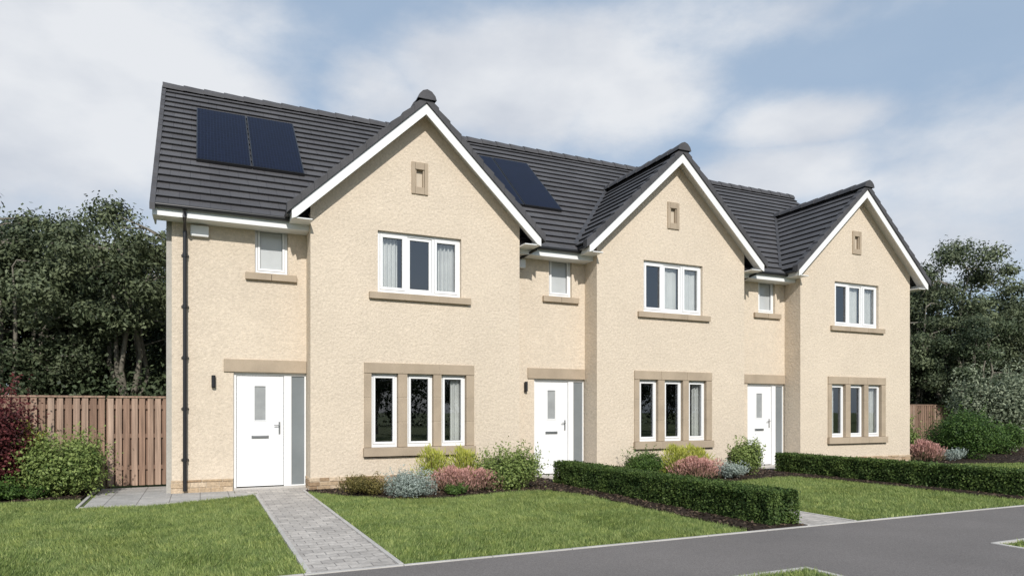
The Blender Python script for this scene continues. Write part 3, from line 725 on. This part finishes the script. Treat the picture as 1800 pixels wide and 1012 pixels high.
    if i < 2:
        px0 = -.07 if i == 0 else 5.86; pv = MB(); fr = MB()
        for k in range(2):
            a = px0 + k * 1.005; b = a + .985
            def Q(x, y, o_): return Vector((x, y, zm(y))) + nr * o_
            ya_, yb_ = 14.33, 16.28
            ln = (yb_ - ya_) * math.hypot(1, RS)
            pv.face([Q(a + .02, ya_ + .015, .082), Q(b - .02, ya_ + .015, .082), Q(b - .02, yb_ - .015, .082), Q(a + .02, yb_ - .015, .082)], [(0, 0), (.98, 0), (.98, ln), (0, ln)])
            pts = [Q(a, ya_, .02), Q(b, ya_, .02), Q(b, yb_, .02), Q(a, yb_, .02)]; tp = [Q(a, ya_, .078), Q(b, ya_, .078), Q(b, yb_, .078), Q(a, yb_, .078)]
            fr.face(tp)
            for j in range(4): fr.face([pts[j], pts[(j + 1) % 4], tp[(j + 1) % 4], tp[j]])
        pv.obj('solar_panel', M['pv'], e); fr.obj('solar_panel_frame', M['black'], e)

# ------------------------------------------------------------ fences
def fence(name, x0, x1, Y, h, z0=.05):
    mb = MB(); x = x0
    while x < x1 - .05:
        w_ = .098; hh = h + random.uniform(-.010, .010); dx = random.uniform(-.006, .006)
        mb.box(x + dx, min(x + w_, x1) + dx, Y, Y + .018, z0, hh, random.uniform(.1, 1)); x += w_ + .034
    x = x0 + .07
    while x < x1 - .05:
        mb.box(x, min(x + .098, x1), Y + .062, Y + .08, z0, h, random.uniform(0, .3)); x += .132
    for z in (.35, .95, 1.5): mb.box(x0, x1, Y + .019, Y + .061, z, z + .08, .2)
    mb.box(x0, x1, Y - .02, Y + .1, h + .012, h + .045, .6)
    x = x0
    while x < x1: mb.box(x - .045, x + .045, Y + .085, Y + .17, 0, h + .005, .4); x += 1.8
    return mb.obj(name, M['fence'])
fence('timber_fence', -14, -1.62, 14.75, 1.70)
fence('garden_gate', -1.58, -.60, 14.75, 1.70)
fence('timber_fence', 18.6, 42, 20.0, 1.72)

# ------------------------------------------------------------ hedges
def hedge(x0, x1, y0, y1, h, n, ls):
    e = empty('box_hedge')
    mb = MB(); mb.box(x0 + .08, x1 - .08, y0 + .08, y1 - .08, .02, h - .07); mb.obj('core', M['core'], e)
    lx, ly = x1 - x0, y1 - y0; A = [ly * h, ly * h, lx * h, lx * h, lx * ly]; A = np.array(A) / sum(A)
    k = RNG.choice(5, n, p=A); u, v = RNG.uniform(0, 1, n), RNG.uniform(0, 1, n); dp = np.abs(RNG.normal(0, .035, n))
    P = np.zeros((n, 3)); Nn = np.zeros((n, 3))
    for kk, (f, nn) in enumerate([(lambda u, v: (x0 + 0 * u, y0 + u * ly, v * h), (-1, 0, 0)), (lambda u, v: (x1 + 0 * u, y0 + u * ly, v * h), (1, 0, 0)),
                                 (lambda u, v: (x0 + u * lx, y0 + 0 * u, v * h), (0, -1, 0)), (lambda u, v: (x0 + u * lx, y1 + 0 * u, v * h), (0, 1, 0)),
                                 (lambda u, v: (x0 + v * lx, y0 + u * ly, h + 0 * u), (0, 0, 1))]):
        m = k == kk; a = f(u[m], v[m]); P[m] = np.stack(a, 1); Nn[m] = nn
    q = np.stack([P[:, 1] + P[:, 0] * 3, P[:, 2] + P[:, 0]], 1)
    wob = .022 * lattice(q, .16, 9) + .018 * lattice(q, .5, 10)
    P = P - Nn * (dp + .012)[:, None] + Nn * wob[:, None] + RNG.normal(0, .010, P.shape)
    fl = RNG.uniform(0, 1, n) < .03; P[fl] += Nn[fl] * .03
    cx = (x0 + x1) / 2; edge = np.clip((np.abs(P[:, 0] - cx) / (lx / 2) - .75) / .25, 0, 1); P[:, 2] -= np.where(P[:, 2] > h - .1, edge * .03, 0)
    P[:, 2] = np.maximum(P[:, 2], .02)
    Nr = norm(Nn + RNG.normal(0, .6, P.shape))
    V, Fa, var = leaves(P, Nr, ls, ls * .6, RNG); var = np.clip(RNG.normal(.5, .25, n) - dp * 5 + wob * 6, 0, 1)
    npobj('leaves', [(V, Fa, 0, var)], [M['leaf_hedge']], e)
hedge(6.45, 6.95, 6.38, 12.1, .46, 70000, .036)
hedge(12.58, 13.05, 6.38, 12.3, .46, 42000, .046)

# ------------------------------------------------------------ shrubs
def shrub(name, x, y, r, h, mat, n=5000, ls=.045, asp=.5, spike=False, lobes=7, ry=None, z0=.03, stems=True, jitter=.2):
    rng = np.random.default_rng(int(abs(x * 131 + y * 77 + r * 1000)) + 5); ry = ry or r
    parts = []
    if spike:
        b = np.stack([rng.normal(0, r * .38, n), rng.normal(0, ry * .38, n)], 1)
        rr = np.hypot(b[:, 0] / r, b[:, 1] / ry); b[rr > 1] *= (1 / rr[rr > 1])[:, None]; rr = np.minimum(rr, 1)
        hl = h * (1 + .22 * lattice(b + 10, .12, 4)) * (1 - .45 * rr ** 2)
        fz = rng.uniform(.12, 1, n); z = fz * hl
        P = np.stack([x + b[:, 0] * (1 + .25 * fz), y + b[:, 1] * (1 + .25 * fz), z0 + z], 1)
        T = norm(np.stack([b[:, 0] * .8 / r, b[:, 1] * .8 / r, np.full(n, 1.1)], 1) + rng.normal(0, .28, (n, 3)))
        Nn = norm(np.cross(T, sph(n, rng)))
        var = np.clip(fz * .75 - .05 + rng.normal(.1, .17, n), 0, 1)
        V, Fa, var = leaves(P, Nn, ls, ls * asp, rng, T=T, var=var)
        parts.append((V, Fa, 0, var))
    else:
        m = n // lobes
        for k in range(lobes):
            a = 2 * math.pi * k / max(1, lobes - 1) + rng.uniform(-.4, .4); q = 0 if k == 0 else rng.uniform(.35, .6)
            lr = rng.uniform(.36, .56) if k else .68
            c = np.array([x + math.cos(a) * r * q, y + math.sin(a) * ry * q, z0 + h * (.48 if k == 0 else rng.uniform(.3, .62))])
            R = np.array([r * lr, ry * lr, h * (.46 if k == 0 else rng.uniform(.3, .42))])
            d = sph(m, rng); rad = rng.uniform(.0, 1, m) ** .28 * (1 + rng.normal(0, .08, m) + .12 * np.sin(d[:, 0] * 7 + k) * np.sin(d[:, 2] * 6 + k * 2)); rad[rng.uniform(0, 1, m) < .08] *= 1 + jitter
            P = c + d * R * rad[:, None]; P[:, 2] = np.maximum(P[:, 2], z0 + rng.uniform(0, .04, m))
            Nn = norm(d + rng.normal(0, .6, (m, 3)) + np.array([0, 0, .3])); cv = rng.uniform(-.15, .15)
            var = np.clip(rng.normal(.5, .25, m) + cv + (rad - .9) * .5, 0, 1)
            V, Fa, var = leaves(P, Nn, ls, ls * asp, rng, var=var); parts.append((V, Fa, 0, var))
        ns = int(26 * jitter / .3)
        for k in range(ns):
            a = rng.uniform(0, 6.28); q = rng.uniform(.2, .85); bx, by = x + math.cos(a) * r * q, y + math.sin(a) * ry * q
            zt = h * (1.12 - .45 * q * q); m2 = 14; t = rng.uniform(0, 1, m2)[:, None]
            p0 = np.array([bx, by, z0 + zt * .6]); p1 = np.array([bx + math.cos(a) * r * .25, by + math.sin(a) * ry * .25, z0 + zt * rng.uniform(.95, 1.12)])
            P = p0 + (p1 - p0) * t + rng.normal(0, ls * .35, (m2, 3)); V, Fa, var = leaves(P, norm(rng.normal(size=(m2, 3)) + np.array([0, -.3, .5])), ls, ls * asp, rng, var=rng.uniform(.5, 1, m2)); parts.append((V, Fa, 0, var))
    if stems:
        mb = MB()
        for k in range(9):
            a = rng.uniform(0, 6.28); q = rng.uniform(.3, .8)
            mb.tube([(x + .04 * math.cos(a), y + .04 * math.sin(a), 0), (x + r * q * .5 * math.cos(a), y + ry * q * .5 * math.sin(a), h * .45), (x + r * q * math.cos(a), y + ry * q * math.sin(a), h * .85)], [.010, .007, .004], 5, caps=False)
        V, Fa = tubes_np(mb); parts.append((V, Fa, 1, np.full(len(Fa), .5)))
    return npobj(name, parts, [mat, M['twig']])
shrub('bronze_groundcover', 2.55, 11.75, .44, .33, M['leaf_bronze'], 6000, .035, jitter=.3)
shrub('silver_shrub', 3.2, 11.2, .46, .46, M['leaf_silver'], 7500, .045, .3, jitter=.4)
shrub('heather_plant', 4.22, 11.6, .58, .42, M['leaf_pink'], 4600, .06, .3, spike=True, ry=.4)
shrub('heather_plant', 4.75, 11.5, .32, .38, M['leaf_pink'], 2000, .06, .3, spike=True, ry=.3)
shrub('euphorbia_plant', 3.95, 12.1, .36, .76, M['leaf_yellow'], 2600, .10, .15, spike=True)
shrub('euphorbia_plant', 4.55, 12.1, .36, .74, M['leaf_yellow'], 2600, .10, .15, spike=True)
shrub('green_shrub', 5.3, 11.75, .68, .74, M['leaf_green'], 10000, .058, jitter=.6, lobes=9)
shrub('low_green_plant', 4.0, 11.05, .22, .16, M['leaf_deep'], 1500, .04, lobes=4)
shrub('rounded_shrub', 8.75, 12.3, .52, .60, M['leaf_deep'], 8000, .045)
shrub('euphorbia_plant', 9.6, 12.2, .4, .68, M['leaf_yellow'], 2500, .10, .17, spike=True)
shrub('euphorbia_plant', 10.1, 12.2, .38, .66, M['leaf_yellow'], 2500, .10, .17, spike=True)
shrub('heather_plant', 9.75, 11.7, .6, .43, M['leaf_pink'], 4600, .07, .3, spike=True, ry=.4)
shrub('silver_shrub', 10.35, 11.3, .36, .34, M['leaf_silver'], 3800, .05, .35)
shrub('green_shrub', 11.2, 11.8, .42, .76, M['leaf_green'], 6000, .06, jitter=.4)
shrub('heather_plant', 19.0, 12.9, .45, .58, M['leaf_pink'], 3000, .1, .25, spike=True)
shrub('silver_shrub', 19.9, 12.7, .35, .35, M['leaf_silver'], 2500, .06, .35)
shrub('green_shrub', 19.5, 14.0, .6, 1.15, M['leaf_green'], 6000, .08, jitter=.4)
shrub('rounded_shrub', 21.4, 13.4, 1.2, 1.55, M['leaf_deep'], 19000, .075, lobes=9)
shrub('flowering_viburnum', 26.4, 15.3, 1.6, 2.95, M['leaf_pale'], 17000, .12, lobes=12, jitter=.5)
shrub('green_shrub', 24.6, 14.2, .9, 1.0, M['leaf_deep'], 7000, .09)
shrub('green_shrub', -2.12, 13.85, .74, 1.0, M['leaf_green'], 13000, .065, jitter=.8, lobes=10)
shrub('acer_shrub', -3.12, 13.9, .60, 1.74, M['leaf_red'], 7500, .07, lobes=11, jitter=.8)
shrub('euphorbia_plant', -2.72, 14.2, .3, 1.25, M['leaf_yellow'], 1600, .11, .22, spike=True)
shrub('low_green_plant', -3.0, 13.35, .45, .34, M['leaf_deep'], 5000, .05)
shrub('heather_plant', -3.3, 13.6, .35, .6, M['leaf_red'], 3000, .05)
shrub('low_green_plant', -2.45, 13.4, .2, .2, M['leaf_deep'], 1600, .04)
shrub('green_shrub', -4.6, 13.9, .7, 1.0, M['leaf_green'], 9000, .06)

# ------------------------------------------------------------ trees
def tree_mesh(seed, H, R, mat, nclump=54, per=560, ls=.15, base=.28, limbs=7, rt=.2):
    rng = np.random.default_rng(seed); parts = []; tb = MB()
    fork = H * base * rng.uniform(.35, .6)
    tb.tube([(0, 0, -.1), (.05, .03, fork * .5), (.02, -.05, fork)], [rt * 1.3, rt, rt * .85], 8, caps=False)
    heads = []
    for k in range(limbs):
        a = 2 * math.pi * k / limbs + rng.uniform(-.3, .3); q = rng.uniform(.15, .6); zt = H * rng.uniform(.6, .86)
        p0 = Vector((.02, -.05, fork * rng.uniform(.8, 1))); p3 = Vector((math.cos(a) * R * q, math.sin(a) * R * q, zt))
        p1 = p0.lerp(p3, .35) + Vector((math.cos(a) * .25 * R * q, math.sin(a) * .25 * R * q, -.2)); p2 = p0.lerp(p3, .7) + Vector(rng.normal(0, .2, 3))
        tb.tube([p0, p1, p2, p3], [rt * .6, rt * .42, rt * .27, rt * .1], 6, caps=False); heads += [p1.lerp(p2, .5), p2, p3]
    zc = H * (base + 1) / 2; rz = H * (1 - base) / 2
    for k in range(nclump):
        d = sph(1, rng)[0]; q = rng.uniform(.35, .98) ** .7
        c = np.array([d[0] * R * q, d[1] * R * q, zc + d[2] * rz * q * .95])
        cr = R * rng.uniform(.15, .33); Rr = np.array([cr, cr, cr * rng.uniform(.45, .75)])
        m = int(per * rng.uniform(.5, 1.2) * (cr / R / .24) ** 1.5); dd = sph(m, rng)
        bump = 1 + .25 * np.sin(dd[:, 0] * 6 + k) * np.sin(dd[:, 1] * 5 + k * 2) + rng.normal(0, .14, m)
        rad = rng.uniform(0, 1, m) ** .4 * bump
        P = c + dd * Rr * rad[:, None]; Nn = norm(dd + np.array([0, 0, .4]) + rng.normal(0, .55, (m, 3)))
        T = rng.normal(size=(m, 3)) + np.array([0, 0, -.5]); cv = rng.uniform(.15, .8)
        V, Fa, var = leaves(P, Nn, ls, ls * .5, rng, T=T, var=np.clip(rng.normal(cv, .2, m), 0, 1)); parts.append((V, Fa, 0, var))
        hp = min(heads, key=lambda h: (h - Vector(c)).length); cc = Vector(c)
        tb.tube([hp, hp.lerp(cc, .5) + Vector(rng.normal(0, .12, 3)), cc], [rt * .2, rt * .12, rt * .05], 5, caps=False)
    V, Fa = tubes_np(tb); parts.append((V, Fa, 1, np.full(len(Fa), .5)))
    return npobj('tree_mesh', parts, [mat, M['bark']], link=False)
TM = [tree_mesh(3, 9.2, 3.1, M['leaf_tree'], nclump=66), tree_mesh(8, 8.4, 2.7, M['leaf_tree'], base=.2), tree_mesh(21, 9.6, 3.3, M['leaf_dark'], base=.15), tree_mesh(34, 7.6, 2.8, M['leaf_dark'], base=.12),
      tree_mesh(55, 8.8, 2.9, M['leaf_tree'], base=.38, nclump=58, limbs=8, rt=.17)]
def tree(k, x, y, s=1.0, rot=None):
    o = bpy.data.objects.new('deciduous_tree', TM[k]); COL.objects.link(o)
    o.location = (x, y, 0); o.rotation_euler = (0, 0, random.uniform(0, 6.28) if rot is None else rot); o.scale = (s, s, s * random.uniform(.96, 1.05))
for t in [(4, -1.7, 20.5, .84), (0, -5.9, 22.0, .88), (1, -3.7, 25.5, .95), (2, -9.3, 25, .85), (1, -4.2, 21.0, .80), (2, .5, 26.5, .83), (1, -7.6, 20.8, .72), (0, -12, 23, 1.0), (3, 3.5, 25, .8),
          (2, -6.0, 29, .95), (0, -15.5, 26, 1.0), (3, -2.2, 28.5, .95), (2, -2.4, 24.2, .78), (2, -7.2, 25.5, .86), (3, -3.2, 22.6, .82),
          (1, 30.6, 21.5, 1.0), (0, 34.4, 22.0, 1.10), (1, 38.2, 22.6, .95), (2, 33.8, 26.5, 1.0), (3, 31.8, 19.3, .80), (0, 36.6, 19.8, .76), (0, 43, 24, .88), (1, 40.5, 20.3, .75), (2, 47, 26, .95), (1, 27.5, 24, .85),
          (3, 45, 21, .8), (2, 52, 22, 1), (3, 34.5, 24, .95), (3, 37.8, 25, .95), (3, 29.6, 22.8, .9)]:
    tree(*t)
for t in [(0, -9, -17, .9), (2, -4, -19, .95), (1, 1.5, -17, .85), (3, 6, -18, 1.0), (0, 11, -18, .85), (2, 17, -20, .9), (1, 23, -18, .9), (3, 29, -19, 1.1), (2, 35, -19, .9)]:
    tree(*t)
def mass(name, x0, x1, y0, y1, h0, h1, n, per, ls, mat, seed):
    rng = np.random.default_rng(seed); parts = []
    for k in range(n):
        c = np.array([rng.uniform(x0, x1), rng.uniform(y0, y1), 0]); hh = rng.uniform(h0, h1); c[2] = hh * .45; R = np.array([hh * .5, hh * .45, hh * .55])
        d = sph(per, rng); rad = rng.uniform(0, 1, per) ** .3 * (1 + .15 * np.sin(d[:, 0] * 7 + k) + rng.normal(0, .08, per))
        P = c + d * R * rad[:, None]; P[:, 2] = np.maximum(P[:, 2], .02)
        V, Fa, var = leaves(P, norm(d + rng.normal(0, .6, (per, 3))), ls, ls * .55, rng, var=np.clip(rng.normal(rng.uniform(.2, .6), .2, per), 0, 1)); parts.append((V, Fa, 0, var))
    npobj(name, parts, [mat])
mass('undergrowth', -16, 4, 18.5, 21, 2.0, 3.6, 28, 1500, .13, M['leaf_dark'], 5)
mass('undergrowth', 24, 50, 21.5, 23.5, 2.0, 3.6, 26, 1300, .15, M['leaf_dark'], 6)
mass('distant_trees', -60, 110, 48, 60, 6, 9, 70, 1200, .4, M['leaf_dark'], 7)
mass('distant_trees', -60, 90, -48, -40, 6, 9, 40, 700, .5, M['leaf_dark'], 9)
